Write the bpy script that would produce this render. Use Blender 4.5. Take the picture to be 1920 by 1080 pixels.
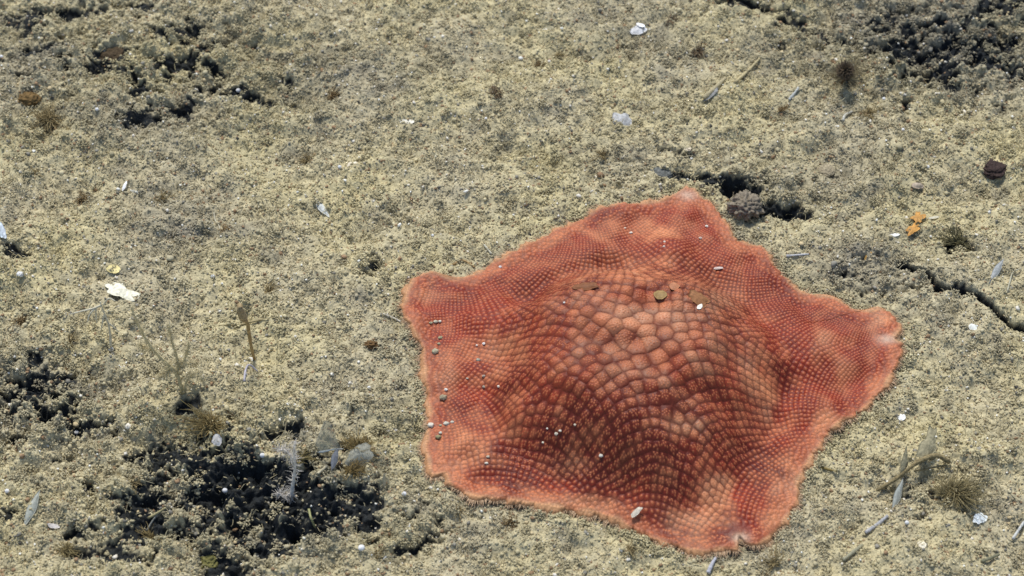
import bpy, math, random
import numpy as np
from math import radians, sin, cos, pi
for o in list(bpy.data.objects): bpy.data.objects.remove(o)
SC = bpy.context.scene
COL = SC.collection
random.seed(7); rng = np.random.default_rng(7)

# ------------------------------------------------------------ camera, sky, sun, exposure
ELEV = radians(50); DIST = 1.0; WIDTH = 0.40          # 0.40 m of seabed across the frame
cam_d = bpy.data.cameras.new('camera'); cam = bpy.data.objects.new('camera', cam_d); COL.objects.link(cam)
cam_d.sensor_width = 36; cam_d.lens = 36*DIST/WIDTH
cam_d.clip_start = 0.02; cam_d.clip_end = 60
cam.location = (0, -DIST*cos(ELEV), DIST*sin(ELEV)); cam.rotation_euler = (pi/2-ELEV, 0, 0)
cam_d.dof.use_dof = True; cam_d.dof.focus_distance = 0.985; cam_d.dof.aperture_fstop = 16
SC.camera = cam
SUN_EL, SUN_AZ = radians(62), radians(-14)            # azimuth from +Y (away from the camera)
w = bpy.data.worlds.new('World'); SC.world = w; w.use_nodes = True
nt = w.node_tree; bg = nt.nodes['Background']; sky = nt.nodes.new('ShaderNodeTexSky')
sky.sky_type = 'NISHITA'; sky.sun_disc = False; sky.sun_elevation = SUN_EL; sky.sun_rotation = SUN_AZ
nt.links.new(sky.outputs[0], bg.inputs[0]); bg.inputs[1].default_value = 0.14
sd = bpy.data.lights.new('sun', 'SUN'); sd.energy = 3.4; sd.angle = radians(13); sd.color = (1.0, .96, .88)
sun = bpy.data.objects.new('sun', sd); COL.objects.link(sun)
sun.rotation_euler = (-(pi/2-SUN_EL), 0, -SUN_AZ)     # shines from +Y down towards the camera
SC.view_settings.view_transform = 'Standard'; SC.view_settings.look = 'None'
SC.view_settings.exposure = 0.0; SC.view_settings.gamma = 1

# ------------------------------------------------------------ helpers
C0 = np.array([0, -DIST*cos(ELEV), DIST*sin(ELEV)])
Fv = np.array([0, cos(ELEV), -sin(ELEV)]); Uv = np.array([0, sin(ELEV), cos(ELEV)]); Rv = np.array([1., 0, 0])
K = WIDTH/1920.0                                      # metres per photo pixel at the focus plane
def ray(px, py): return Rv*((px-960)*K) + Uv*(-(py-540)*K) + Fv*DIST
def at(px, py, z=0.0):
    d = ray(px, py); t = (z-C0[2])/d[2]; return C0+d*t
def up(px, py, Y):                                    # point in the upright plane y=Y
    d = ray(px, py); t = (Y-C0[1])/d[1]; return C0+d*t
def to_px(x, y, z):
    dx = x-C0[0]; dy = y-C0[1]; dz = z-C0[2]
    f = dy*Fv[1]+dz*Fv[2]; u = dy*Uv[1]+dz*Uv[2]
    return 960+dx/f*DIST/K, 540-u/f*DIST/K
def lin(c):
    c = np.asarray(c, float)/255.0
    return np.where(c <= 0.04045, c/12.92, ((c+0.055)/1.055)**2.4)
def sst(a, b, x):
    t = np.clip((x-a)/(b-a), 0, 1); return t*t*(3-2*t)

_p = rng.permutation(256); _p = np.concatenate([_p, _p])
_g = rng.uniform(0, 2*pi, 256); _gx, _gy = np.cos(_g), np.sin(_g)
def perlin(x, y, s=0):
    x = x+s*17.31; y = y+s*9.77
    xi = np.floor(x).astype(np.int64); yi = np.floor(y).astype(np.int64); xf = x-xi; yf = y-yi
    u = xf*xf*xf*(xf*(xf*6-15)+10); v = yf*yf*yf*(yf*(yf*6-15)+10)
    def gr(ix, iy, dx, dy):
        h = _p[_p[ix & 255]+(iy & 255)]; return _gx[h]*dx+_gy[h]*dy
    a = gr(xi, yi, xf, yf); b = gr(xi+1, yi, xf-1, yf); c = gr(xi, yi+1, xf, yf-1); d = gr(xi+1, yi+1, xf-1, yf-1)
    return ((a+(b-a)*u)+((c+(d-c)*u)-(a+(b-a)*u))*v)*1.5
def fbm(x, y, o=4, s=0):
    r = 0; a = 1
    for i in range(o): r = r+a*perlin(x*2**i, y*2**i, s+i*3); a *= .55
    return r

def mesh_np(name, V, F, cols=None, smooth=True):
    """V (n,3), F (m,k) with k = 3 or 4"""
    me = bpy.data.meshes.new(name); V = np.ascontiguousarray(V, np.float32); F = np.ascontiguousarray(F, np.int32)
    n, (m, k) = len(V), F.shape
    me.vertices.add(n); me.vertices.foreach_set('co', V.ravel())
    me.loops.add(m*k); me.loops.foreach_set('vertex_index', F.ravel())
    me.polygons.add(m); me.polygons.foreach_set('loop_start', np.arange(0, m*k, k, dtype=np.int32))
    me.polygons.foreach_set('use_smooth', np.full(m, smooth, bool))
    me.update(calc_edges=True)
    if cols is not None:
        at_ = me.color_attributes.new('Col', 'FLOAT_COLOR', 'POINT')
        c = np.ones((n, 4), np.float32); c[:, :3] = cols; at_.data.foreach_set('color', c.ravel())
    return me
def link(name, me, mat, parent=None):
    o = bpy.data.objects.new(name, me); COL.objects.link(o)
    if mat: me.materials.append(mat)
    if parent: o.parent = parent
    return o
def tag(o, label=None, cat=None, group=None, kind=None):
    if label: o['label'] = label
    if cat: o['category'] = cat
    if group: o['group'] = group
    if kind: o['kind'] = kind
    return o

def material(name, color=None, rough=.85, spec=.25, noise=.25, nscale=900, bump=0, sss=0, alpha=1, trans=0):
    m = bpy.data.materials.new(name); m.use_nodes = True; n = m.node_tree; b = n.nodes['Principled BSDF']
    b.inputs['Roughness'].default_value = rough; b.inputs['Specular IOR Level'].default_value = spec
    if color is None:
        a = n.nodes.new('ShaderNodeAttribute'); a.attribute_name = 'Col'; src = a.outputs['Color']
    else:
        a = n.nodes.new('ShaderNodeRGB'); a.outputs[0].default_value = (*lin(color), 1); src = a.outputs[0]
    tc = n.nodes.new('ShaderNodeTexCoord')
    nz = n.nodes.new('ShaderNodeTexNoise'); nz.inputs['Scale'].default_value = nscale; nz.inputs['Detail'].default_value = 4
    n.links.new(tc.outputs['Object'], nz.inputs['Vector'])
    mr = n.nodes.new('ShaderNodeMapRange'); mr.inputs[1].default_value = .3; mr.inputs[2].default_value = .7
    mr.inputs[3].default_value = 1-noise; mr.inputs[4].default_value = 1+noise
    n.links.new(nz.outputs['Fac'], mr.inputs[0])
    mx = n.nodes.new('ShaderNodeVectorMath'); mx.operation = 'MULTIPLY'
    n.links.new(src, mx.inputs[0]); n.links.new(mr.outputs[0], mx.inputs[1]); n.links.new(mx.outputs[0], b.inputs['Base Color'])
    if bump:
        bp = n.nodes.new('ShaderNodeBump'); bp.inputs['Strength'].default_value = bump; bp.inputs['Distance'].default_value = .0004
        n.links.new(nz.outputs['Fac'], bp.inputs['Height']); n.links.new(bp.outputs[0], b.inputs['Normal'])
    if sss:
        b.inputs['Subsurface Weight'].default_value = sss; b.inputs['Subsurface Scale'].default_value = .002
        b.inputs['Subsurface Radius'].default_value = (1, .35, .2)
    if alpha < 1: b.inputs['Alpha'].default_value = alpha
    if trans: b.inputs['Transmission Weight'].default_value = trans
    return m

# ------------------------------------------------------------ the sea star: outline and relief
OUT = [(1290,351),(1316,365),(1342,383),(1365,413),(1378,440),(1402,455),(1432,464),(1455,492),(1480,520),(1508,545),(1545,549),
 (1572,557),(1600,578),(1625,581),(1650,577),(1674,588),(1694,616),(1680,638),(1697,650),(1685,684),(1665,718),(1640,752),(1600,785),
 (1567,802),(1550,825),(1535,845),(1513,878),(1500,905),(1495,940),(1480,967),(1462,994),(1442,1014),(1420,1025),(1400,1022),
 (1387,1010),(1382,1030),(1362,1037),(1330,1038),(1285,1031),(1250,1022),(1205,1002),(1170,985),(1132,968),(1105,962),(1060,958),
 (1000,948),(950,942),(905,937),(870,930),(845,914),(832,890),(808,890),(798,862),(795,830),(800,790),(801,745),(792,700),(790,660),
 (779,637),(768,612),(750,592),(756,560),(764,533),(778,514),(812,509),(850,516),(880,513),(905,500),(935,483),(965,470),(1000,452),
 (1040,428),(1080,410),(1120,390),(1165,381),(1200,376),(1235,372),(1258,366),(1274,358)]
P = np.array([at(x, y, .002)[:2] for x, y in OUT])
def catmull(P, k=8):
    n = len(P); out = []
    for i in range(n):
        a, b, c, d = P[i-1], P[i], P[(i+1) % n], P[(i+2) % n]
        for t in np.arange(k)/k:
            out.append(.5*((2*b)+(c-a)*t+(2*a-5*b+4*c-d)*t*t+(-a+3*b-3*c+d)*t**3))
    return np.array(out)
PO = catmull(P)
def seg_dist(X, Y, A):
    B = np.roll(A, -1, 0); best = np.full(X.shape, 1e9); ins = np.zeros(X.shape, bool)
    for (ax, ay), (bx, by) in zip(A, B):
        dx, dy = bx-ax, by-ay; L = dx*dx+dy*dy+1e-16
        t = np.clip(((X-ax)*dx+(Y-ay)*dy)/L, 0, 1)
        best = np.minimum(best, (X-ax-t*dx)**2+(Y-ay-t*dy)**2)
        c = ((ay > Y) != (by > Y)) & (X < (bx-ax)*(Y-ay)/((by-ay) if by != ay else 1e-12)+ax)
        ins ^= c
    return np.sqrt(best)*np.where(ins, 1, -1)
# coarse signed distance to the outline, used by star and ground
sx0, sx1 = P[:, 0].min()-.02, P[:, 0].max()+.02; sy0, sy1 = P[:, 1].min()-.02, P[:, 1].max()+.02
CS = .0007
cx = np.arange(sx0, sx1, CS); cy = np.arange(sy0, sy1, CS); CX, CY = np.meshgrid(cx, cy)
SD = seg_dist(CX, CY, PO[::2])
def bil(A, x0, y0, st, x, y):
    fx = np.clip((x-x0)/st, 0, A.shape[1]-1.001); fy = np.clip((y-y0)/st, 0, A.shape[0]-1.001)
    ix = fx.astype(int); iy = fy.astype(int); fx = fx-ix; fy = fy-iy
    return (A[iy, ix]*(1-fx)+A[iy, ix+1]*fx)*(1-fy)+(A[iy+1, ix]*(1-fx)+A[iy+1, ix+1]*fx)*fy
def sdist(x, y): return bil(SD, sx0, sy0, CS, x, y)

DH = .029
DC = at(1188, 622, DH)[:2]                              # top of the dome
TIPS = [at(*t)[:2] for t in [(1292,366),(1680,636),(1388,1018),(818,880),(768,565)]]
def dm_raw(x, y):
    dx = x-DC[0]; dy = y-DC[1]; r = np.hypot(dx, dy*np.where(dy < 0, .80, 1.05)); r = r*(1+.07*perlin(x*18, y*18, 5))
    h = DH*.80*(1-sst(.020, .056+.005*perlin(1.3*dx/(r+1e-6), 1.3*dy/(r+1e-6), 6), r)**1.15)+DH*.18*(1-sst(.03, .09, r))-.0024*np.exp(-((r-.057)/.005)**2)
    for k, T in enumerate(TIPS):
        v = T-DC; L = np.hypot(*v); v = v/L; u = dx*v[0]+dy*v[1]; q = -dx*v[1]+dy*v[0]
        wd = .017-.006*np.clip(u/L, 0, 1)
        rr = np.exp(-(q/wd)**2)*sst(0, .3*L, u)*(1-sst(.42*L, .88*L, u))
        h = np.maximum(h, h*.55+[.0075, .008, .009, .0075, .007][k]*rr)
    return h
def star_base(x, y):
    d = np.maximum(sdist(x, y), 0)
    edge = .0013*np.sqrt(1-(1-np.clip(d/.0016, 0, 1))**2)
    h = dm_raw(x, y)*sst(0, .03, d)
    fold = (.0024*perlin(x*42, y*42, 11)+.0014*perlin(x*95, y*95, 12))*sst(.0, .012, d)
    lift = np.clip(.0010+.0018*perlin(x*34, y*34, 21)+.0010*perlin(x*80, y*80, 22), 0.0003, .0034)
    return edge+h+fold+lift

# plates: seeds packed ever finer towards the margin, relaxed, then stamped into a raster
GS = .00016
gx = np.arange(sx0, sx1, GS); gy = np.arange(sy0, sy1, GS); NX, NY = len(gx), len(gy)
PXM = K
def spacing(d): return (4.6+.125*d/PXM)*PXM*.98
def stamp(S, R, st, nx, ny, two=True):
    F1 = np.full((ny, nx), 1e9, np.float32); F2 = F1.copy(); ID = np.full((ny, nx), -1, np.int32)
    for i, ((x, y), r) in enumerate(zip(S, R)):
        k = int(r/st)+2; ix = int((x-sx0)/st); iy = int((y-sy0)/st)
        a, b, c, d = max(ix-k, 0), min(ix+k+1, nx), max(iy-k, 0), min(iy+k+1, ny)
        if a >= b or c >= d: continue
        xs = sx0+np.arange(a, b)*st-x; ys = sy0+np.arange(c, d)*st-y
        D = np.sqrt(xs[None, :]**2+ys[:, None]**2).astype(np.float32)
        f1 = F1[c:d, a:b]; f2 = F2[c:d, a:b]; m = D < f1
        if two: F2[c:d, a:b] = np.where(m, f1, np.minimum(f2, D))
        ID[c:d, a:b][m] = i; F1[c:d, a:b] = np.where(m, D, f1)
    return F1, F2, ID
seg = np.hypot(*(np.roll(PO, -1, 0)-PO).T); cum = np.concatenate([[0], np.cumsum(seg)]); PER = cum[-1]
def along(s):
    s = np.mod(s, PER); i = np.searchsorted(cum, s, side='right')-1; t = ((s-cum[i])/seg[i])[:, None]
    return PO[i]*(1-t)+np.roll(PO, -1, 0)[i]*t
# the marginal comb: columns square to the edge
tan = np.roll(PO, -3, 0)-np.roll(PO, 3, 0); nrm = np.stack([tan[:, 1], -tan[:, 0]], 1); nrm /= np.hypot(*nrm.T)[:, None]
for _ in range(12): nrm = (nrm+np.roll(nrm, 1, 0)+np.roll(nrm, -1, 0)); nrm /= np.hypot(*nrm.T)[:, None]
tst = PO+nrm*.003
if (sdist(tst[:, 0], tst[:, 1]) < 0).mean() > .5: nrm = -nrm
fixed = []; d = 4*PXM; NCOL = int(PER/(5.6*PXM)); ss = np.arange(NCOL)*PER/NCOL
ii = np.searchsorted(cum, ss, side='right')-1
row = 0
while d < 34*PXM:
    p = along(ss+rng.normal(0, .5*PXM, NCOL))+nrm[ii]*(d+rng.uniform(-5.5, 5.5, NCOL)*PXM*(1 if d > 5*PXM else .3))[:, None]
    ok = np.abs(sdist(p[:, 0], p[:, 1])-d) < 10*PXM
    fixed.append(p[ok]); d += 12*PXM; row += 1
fixed = np.concatenate(fixed)
st2 = GS*2; nx2, ny2 = len(np.arange(sx0, sx1, st2)), len(np.arange(sy0, sy1, st2))
X2, Y2 = np.meshgrid(sx0+np.arange(nx2)*st2, sy0+np.arange(ny2)*st2); D2 = sdist(X2, Y2)
S2 = spacing(np.maximum(D2, 0)); inner = D2 > d-spacing(d)*.45
cnt = int((inner*st2*st2/(.9*S2*S2)).sum())
# inside the comb: square lattices whose spacing shrinks outwards, one per space between two arms, mirrored at the arms
PC = at(1196, 640, DH)[:2]; SC0 = 42*PXM; KK = math.log(7.0)/(300*PXM*1.16)
ta = [math.atan2(*(T_-PC)[::-1]) for T_ in TIPS]; ta = sorted([t % (2*pi) for t in ta]); mov = []; seam = []
for i in range(5):
    a0 = ta[i]; a1 = ta[(i+1) % 5]+(2*pi if i == 4 else 0); mid = (a0+a1)/2; hw = (a1-a0)/2
    wmax = math.exp(KK*.16)/KK/SC0; 
    n_ = int(min(wmax, 260)); I, J = np.meshgrid(np.arange(-n_, n_+1), np.arange(-n_, n_+1))
    q_ = pi/4; wr = (I+.5)*cos(q_)-(J+.5)*sin(q_); wi = (I+.5)*sin(q_)+(J+.5)*cos(q_)
    W_ = (wr.ravel()+1j*wi.ravel())*SC0*.98*KK
    z_ = np.log(W_+1e-9)/KK                          # inverse of exp(k z)/k
    ok = (z_.real > -.003) & (z_.real < .16)
    z_ = z_[ok]; an_ = np.angle(z_); r_ = np.abs(z_); ok = (np.abs(an_) < hw) & (r_ > 0.0)
    z_ = z_[ok]; an_ = an_[ok]; r_ = r_[ok]
    X_ = PC[0]+r_*np.cos(an_+mid); Y_ = PC[1]+r_*np.sin(an_+mid)
    mov += list(zip(X_, Y_)); seam += list(np.minimum(np.abs(an_-hw), np.abs(an_+hw))*r_)
mov = np.array(mov); seam = np.array(seam)
def sp_at(p):
    v = p-PC; r = np.hypot(v[:, 0], v[:, 1]); t = np.arctan2(v[:, 1], v[:, 0]); best = np.full(len(p), -9.)
    for i in range(5):
        a0 = ta[i]; a1 = ta[(i+1) % 5]+(2*pi if i == 4 else 0); mid = (a0+a1)/2
        best = np.maximum(best, np.cos(t-mid))
    return SC0*np.exp(-KK*r*best)
sdm = sdist(mov[:, 0], mov[:, 1]); ok = sdm > d-2*PXM; mov = mov[ok]; seam = seam[ok]
spm = sp_at(mov)
from mathutils import kdtree
kd = kdtree.KDTree(len(mov))
for i, p in enumerate(mov): kd.insert((p[0], p[1], 0), i)
kd.balance(); dead = set()
for i in np.argsort(seam):
    if i in dead: continue
    for co, j, dd_ in kd.find_range((mov[i, 0], mov[i, 1], 0), spm[i]*.62):
        if j != i: dead.add(j)
kk_ = np.array([i not in dead for i in range(len(mov))]); mov = mov[kk_]; seam = seam[kk_]; spm = spm[kk_]; cnt = len(mov)
mob = np.clip(1.15-seam/(spm*1.8), .12, 1); sdm = sdist(mov[:, 0], mov[:, 1]); mob = np.maximum(mob, 1-sst(34*PXM, 52*PXM, sdm))
allp = np.concatenate([mov, fixed]); Rs = np.concatenate([spm*2.2, np.full(len(fixed), 12*PXM)])
for it in range(5):
    _, _, ID = stamp(allp, Rs, st2, nx2, ny2, False); idf = ID.ravel(); g = (idf >= 0) & (D2.ravel() > 0); m_ = len(allp)
    w_ = np.bincount(idf[g], None, m_)[:cnt]; mx_ = np.bincount(idf[g], X2.ravel()[g], m_)[:cnt]; my_ = np.bincount(idf[g], Y2.ravel()[g], m_)[:cnt]
    k = w_ > 0; tgt = mov.copy(); tgt[k] = np.stack([mx_[k]/w_[k], my_[k]/w_[k]], 1)
    mov = mov+(tgt-mov)*(mob*.8)[:, None]; allp[:cnt] = mov
mov = mov+rng.normal(0, .075, mov.shape)*spm[:, None]
print('plates', cnt, len(fixed))
seeds = np.concatenate([mov, fixed]); NS = len(seeds)
sps = np.concatenate([spm, spacing(np.maximum(sdist(fixed[:, 0], fixed[:, 1]), 0))])  # plate sizes
F1, F2, ID = stamp(seeds, sps*1.9, GS, NX, NY)
ID = np.clip(ID, 0, None); SP = sps[ID]
edge = np.clip((F2-F1)/SP, 0, 1.2)                      # 0 in the groove between plates
prof = np.sqrt(np.clip(edge/.75, 0, 1))
prof = .55*prof+.45*np.clip(1-(F1/(SP*.62))**2, 0, 1)
prand = rng.uniform(0, 1, NS)[ID]
# granules: little pale grains, many on the big plates, one on each small one
gl = []; gr_ = []
for i in range(NS):
    s = sps[i]
    if s > 11*PXM:
        n = int(min(26, .13*(s/PXM)**1.45)); a0 = rng.uniform(0, 6.28)
        for j in range(n):
            rr = s*.42*math.sqrt((j+.5)/n); a = a0+j*2.39996
            gl.append((seeds[i, 0]+rr*cos(a)+rng.normal(0, .12)*PXM*4, seeds[i, 1]+s*.05+rr*sin(a)*.85+rng.normal(0, .12)*PXM*4)); gr_.append(1.5*PXM)
    else: gl.append(tuple(seeds[i]+[0, s*.08])); gr_.append(min(s*.26, 2.2*PXM))
gl = np.array(gl); gr_ = np.array(gr_)
G1, _, GI = stamp(gl, gr_*1.6, GS, NX, NY, False)
gran = np.where(GI >= 0, np.clip(1-(G1/(gr_[np.clip(GI, 0, None)]*1.25))**2, 0, 1), 0)
PLATE = SP*.21*prof*(.8+.4*prand)+.00022*gran*np.clip(SP/(20*PXM), .3, 1)
gX_, gY_ = np.meshgrid(gx, gy); ins_ = sst(-1.0*PXM, 2.5*PXM, sdist(gX_, gY_))   # plates stop at the rim
PLATE = PLATE*ins_; prof = prof*ins_+.9*(1-ins_); prand = prand*ins_+.5*(1-ins_); gran = gran*ins_
PLATE = PLATE.astype(np.float32)
PROF = prof.astype(np.float32); GRAN = gran.astype(np.float32); PR = prand.astype(np.float32)
def rs(A, x, y): return bil(A, sx0, sy0, GS, x, y)
def star_z(x, y): return star_base(x, y)+rs(PLATE, x, y)
def on_star(px, py):
    z = .01
    for _ in range(25):
        p = at(px, py, z); z = .5*z+.5*float(star_z(np.array([p[0]]), np.array([p[1]]))[0])
    return at(px, py, z)

# polar sheet, folded under at the rim so that it has a real thickness
cen = np.array([PO[:, 0].mean(), PO[:, 1].mean()])
th = np.unwrap(np.arctan2(PO[:, 1]-cen[1], PO[:, 0]-cen[0])); rr = np.hypot(PO[:, 0]-cen[0], PO[:, 1]-cen[1])
if th[-1] < th[0]: th = th[::-1]; rr = rr[::-1]
th = np.maximum.accumulate(th); th = th+np.arange(len(th))*1e-7
NT, NR = 2500, 540
T = np.linspace(0, 2*pi, NT, endpoint=False)+th[0]
Rt = np.interp(T, np.concatenate([th, [th[0]+2*pi]]), np.concatenate([rr, [rr[0]]]))
Rt = Rt+.0012*perlin(T*14, T*0+.3, 3)+.0014*perlin(T*24, T*0+.9, 7)+.0007*perlin(T*55, T*0+.2, 13)+.0004*perlin(T*95, T*0+.7, 4)
rho = np.concatenate([np.linspace(.0015, 1, NR), [1.0, .992, .96, .85]])
XX = cen[0]+rho[:, None]*Rt*np.cos(T); YY = cen[1]+rho[:, None]*Rt*np.sin(T)
ZZ = star_z(XX, YY)
_e = lambda q: .0013*np.sqrt(1-(1-np.clip(q/.0016, 0, 1))**2)
dr_ = (np.clip(1-rho, 0, 1)[:, None])*Rt                 # true distance to the rim
ZZ = ZZ-_e(np.maximum(sdist(XX, YY), 0))+np.maximum(_e(dr_*.85), .0002)
for k, dz in enumerate([.0003, .0007, .0022, .003]): ZZ[NR+k] = ZZ[NR-1]-dz
ZZ[NR+2] = -.001; ZZ[NR+3] = -.002
PXs, PYs = to_px(XX, YY, ZZ)
def blob(x, y, rx, ry, px=None, py=None): return np.exp(-(((px-x)/rx)**2+((py-y)/ry)**2))
wx = 16*perlin(PXs/60, PYs/60, 31)+8*perlin(PXs/24, PYs/24, 32); wy = 16*perlin(PXs/60, PYs/60, 33)+8*perlin(PXs/24, PYs/24, 34)
bx, by = PXs+wx, PYs+wy
def field(L):
    f = 0
    for x, y, rx, ry, a in L: f = f+a*blob(x, y, rx, ry, bx, by)
    return f
pale = field([(925,660,46,34,.9),(868,838,50,48,.8),(840,690,24,50,.5),(1345,918,34,36,1.1),(1330,960,34,40,.6),(1425,745,34,60,.75),(1415,660,24,50,.4),(1232,425,64,18,.9),
 (1110,430,60,20,.5),(1655,600,30,18,.9),(1560,650,44,26,.6),(1600,700,30,20,.4),(1545,790,46,26,.8),(1475,900,34,60,.75),(1450,985,26,30,.7),(1280,790,44,24,.6),(1075,868,30,22,.5),
 (960,785,46,40,.5),(1070,945,90,12,.8),(910,920,60,14,.6),(1295,975,46,26,.6),(800,545,26,30,.5),(1210,598,70,30,.6),(1130,600,80,40,.3),(1290,640,60,40,.3),(1200,690,60,24,.2),(1190,510,90,26,.5),
 (1640,740,40,30,.5),(1290,375,20,16,.6),(820,870,20,20,.4),(1480,500,30,20,.25),(1010,470,40,14,.4)])
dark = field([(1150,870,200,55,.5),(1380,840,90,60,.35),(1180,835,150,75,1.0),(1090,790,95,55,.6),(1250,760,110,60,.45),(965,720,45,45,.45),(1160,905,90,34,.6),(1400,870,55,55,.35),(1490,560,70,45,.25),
 (985,600,24,90,.45),(1385,640,22,80,.4),(1000,900,70,30,.35),(1560,590,50,22,.2),(1430,850,50,40,.3),(1350,520,60,40,.3),(860,780,30,40,.15),(1470,720,60,50,.18)])  # dark red-brown pigment, with shade of the dome's front slope and creases painted in
brown = field([(1170,650,175,125,.8),(1330,560,80,70,.7),(1130,500,150,45,.5),(1270,770,60,50,.4),(1080,860,40,30,.4),(1300,800,50,40,.4),(1295,985,60,30,.4)])
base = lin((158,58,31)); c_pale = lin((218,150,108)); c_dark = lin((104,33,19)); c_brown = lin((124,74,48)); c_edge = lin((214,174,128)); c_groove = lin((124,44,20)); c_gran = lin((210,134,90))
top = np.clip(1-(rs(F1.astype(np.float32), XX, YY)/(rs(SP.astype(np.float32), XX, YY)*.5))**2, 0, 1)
n1 = perlin(XX*45, YY*45, 41); n2 = perlin(XX*140, YY*140, 42)
def mix(a, b, f): f = np.clip(f, 0, 1)[..., None]; return a*(1-f)+b*f
Cc = np.broadcast_to(base, XX.shape+(3,)).astype(np.float32)
Cc = mix(Cc, c_brown, brown*.95)
Cc = mix(Cc, c_dark, dark*.75+.55*n1+.30*perlin(XX*90, YY*90, 47)+.12)  # random dark mottles plus the painted dome shade
Cc = mix(Cc, c_pale, pale*1.15+.50*n2-.04+.22*np.clip(perlin(XX*75, YY*75, 43), 0, 1)-.06)
white = field([(1212,588,42,20,.8),(1130,578,30,16,.5),(1160,650,26,16,.5),(1262,610,26,22,.6),(1300,600,24,18,.6),(1345,660,26,30,.5),(1075,560,30,14,.4),(1195,690,22,14,.5),(1405,690,22,46,.6),(1430,780,24,22,.5),
 (1285,790,44,16,.7),(1075,868,30,18,.6),(1292,978,46,26,.6),(1345,908,26,24,.6),(1340,560,34,20,.5),(830,700,20,24,.5),(1650,598,24,12,.6),(1540,640,18,16,.5),(1470,915,24,22,.5),(1060,940,80,9,.5),(925,655,20,16,.4),(820,545,16,18,.3),(1190,740,18,12,.4)])
disc = np.exp(-(((PXs-1190)/210)**2+((PYs-620)/150)**2)**2)
white = white*(.55+.9*np.clip(.5+perlin(XX*160, YY*160, 45), 0, 1))+disc*.55*np.clip(perlin(XX*95, YY*95, 46)*1.6-.25, 0, 1)
Cc = mix(Cc, lin((192,150,122)), np.clip(white*.85, 0, .7))
dd = sdist(XX, YY)/PXM
Cc = mix(Cc, c_pale, .58*(1-sst(4, 40, dd+26*n1)))
Cc = mix(Cc, c_edge, .8*(1-sst(1, 12, dd+7*n2)))
pf = rs(PROF, XX, YY); gn = rs(GRAN, XX, YY); prd = rs(PR, XX, YY)
Cc = Cc*(.78+.42*prd)[..., None]
Cc = mix(Cc, lin((160,126,100)), .45*sst(.86, .97, prd)*np.clip(brown+.25, 0, 1))
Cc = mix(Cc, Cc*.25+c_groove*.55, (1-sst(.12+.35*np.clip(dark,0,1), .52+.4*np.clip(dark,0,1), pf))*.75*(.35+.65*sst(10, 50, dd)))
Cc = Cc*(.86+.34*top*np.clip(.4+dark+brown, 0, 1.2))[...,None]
Cc = mix(Cc, c_gran, gn*.8*sst(0, 25, dd))
for tx, ty in [(1290,366),(1662,636),(1388,1008)]:
    Cc = mix(Cc, lin((214,198,180)), .7*np.exp(-(((PXs-tx)/17)**2+((PYs-ty)/9)**2)))
Cc = np.clip(Cc, 0, 1)*np.array([.88, .77, .70])
n = NT; ring = np.arange(NT)
V = np.stack([XX, YY, ZZ], -1).reshape(-1, 3)
nr_all = len(rho); a = (np.arange(nr_all-1)[:, None]*NT+ring[None]); b = (np.arange(nr_all-1)[:, None]*NT+np.roll(ring, -1)[None])
F = np.stack([a, b, b+NT, a+NT], -1).reshape(-1, 4)[:, ::-1]
sgn = 1
star = bpy.data.objects.new('sea_star', None); COL.objects.link(star); star.location = (float(cen[0]), float(cen[1]), 0)
tag(star, 'large orange-red five-cornered sea star covered in small plates, lying flat on the seabed', 'sea star')
m_star = material('star_skin', None, rough=.55, spec=.35, noise=.2, nscale=1800, bump=.35, sss=0)
V0 = V-np.array([cen[0], cen[1], 0])
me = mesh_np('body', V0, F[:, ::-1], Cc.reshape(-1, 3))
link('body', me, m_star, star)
# fringe of little spines around the rim
def tubes_mesh(paths, radii, sides=4, cols=None):
    """many short tubes at once; paths: (N,k,3) array, radii (N,k)"""
    N, k, _ = paths.shape
    tg = np.gradient(paths, axis=1); tg /= np.linalg.norm(tg, axis=2, keepdims=True)+1e-12
    ref = np.where(np.abs(tg[..., 2:3]) > .9, np.array([1., 0, 0]), np.array([0, 0, 1.]))
    s1 = np.cross(tg, ref); s1 /= np.linalg.norm(s1, axis=2, keepdims=True)+1e-12; s2 = np.cross(tg, s1)
    an = np.arange(sides)*2*pi/sides
    V = paths[:, :, None]+radii[:, :, None, None]*(s1[:, :, None]*np.cos(an)[None, None, :, None]+s2[:, :, None]*np.sin(an)[None, None, :, None])
    idx = np.arange(N*k*sides).reshape(N, k, sides)
    a = idx[:, :-1]; b = np.roll(idx, -1, 2)[:, :-1]; c = np.roll(idx, -1, 2)[:, 1:]; d = idx[:, 1:]
    F = np.stack([a, b, c, d], -1).reshape(-1, 4)
    C = None if cols is None else np.repeat(cols, k*sides, 0)
    return V.reshape(-1, 3), F, C
NF = 5200; RIM = np.stack([XX[NR-1], YY[NR-1]], 1); rseg = np.hypot(*(np.roll(RIM, -1, 0)-RIM).T); rc = np.concatenate([[0], np.cumsum(rseg)])
s_ = np.sort(rng.uniform(0, rc[-1], NF)); ri = np.clip(np.searchsorted(rc, s_, side='right')-1, 0, NT-1); rt_ = ((s_-rc[ri])/rseg[ri])[:, None]
p0 = RIM[ri]*(1-rt_)+np.roll(RIM, -1, 0)[ri]*rt_
tg_ = np.roll(RIM, -6, 0)-np.roll(RIM, 6, 0); rn = np.stack([tg_[:, 1], -tg_[:, 0]], 1); rn /= np.hypot(*rn.T)[:, None]
if ((rn*(cen-RIM)).sum(1) < 0).mean() > .5: rn = -rn
ni = rn[ri]; zb = ZZ[NR-1][ri]
L = rng.uniform(.0004, .0017, NF)*(1+.5*perlin(s_*260, s_*0+.4, 8)); j = rng.normal(0, .3, (NF, 2))
dirv = -ni+j; A0 = np.stack([p0[:, 0]+ni[:, 0]*.0006, p0[:, 1]+ni[:, 1]*.0006, zb+.0001], 1)
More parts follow.
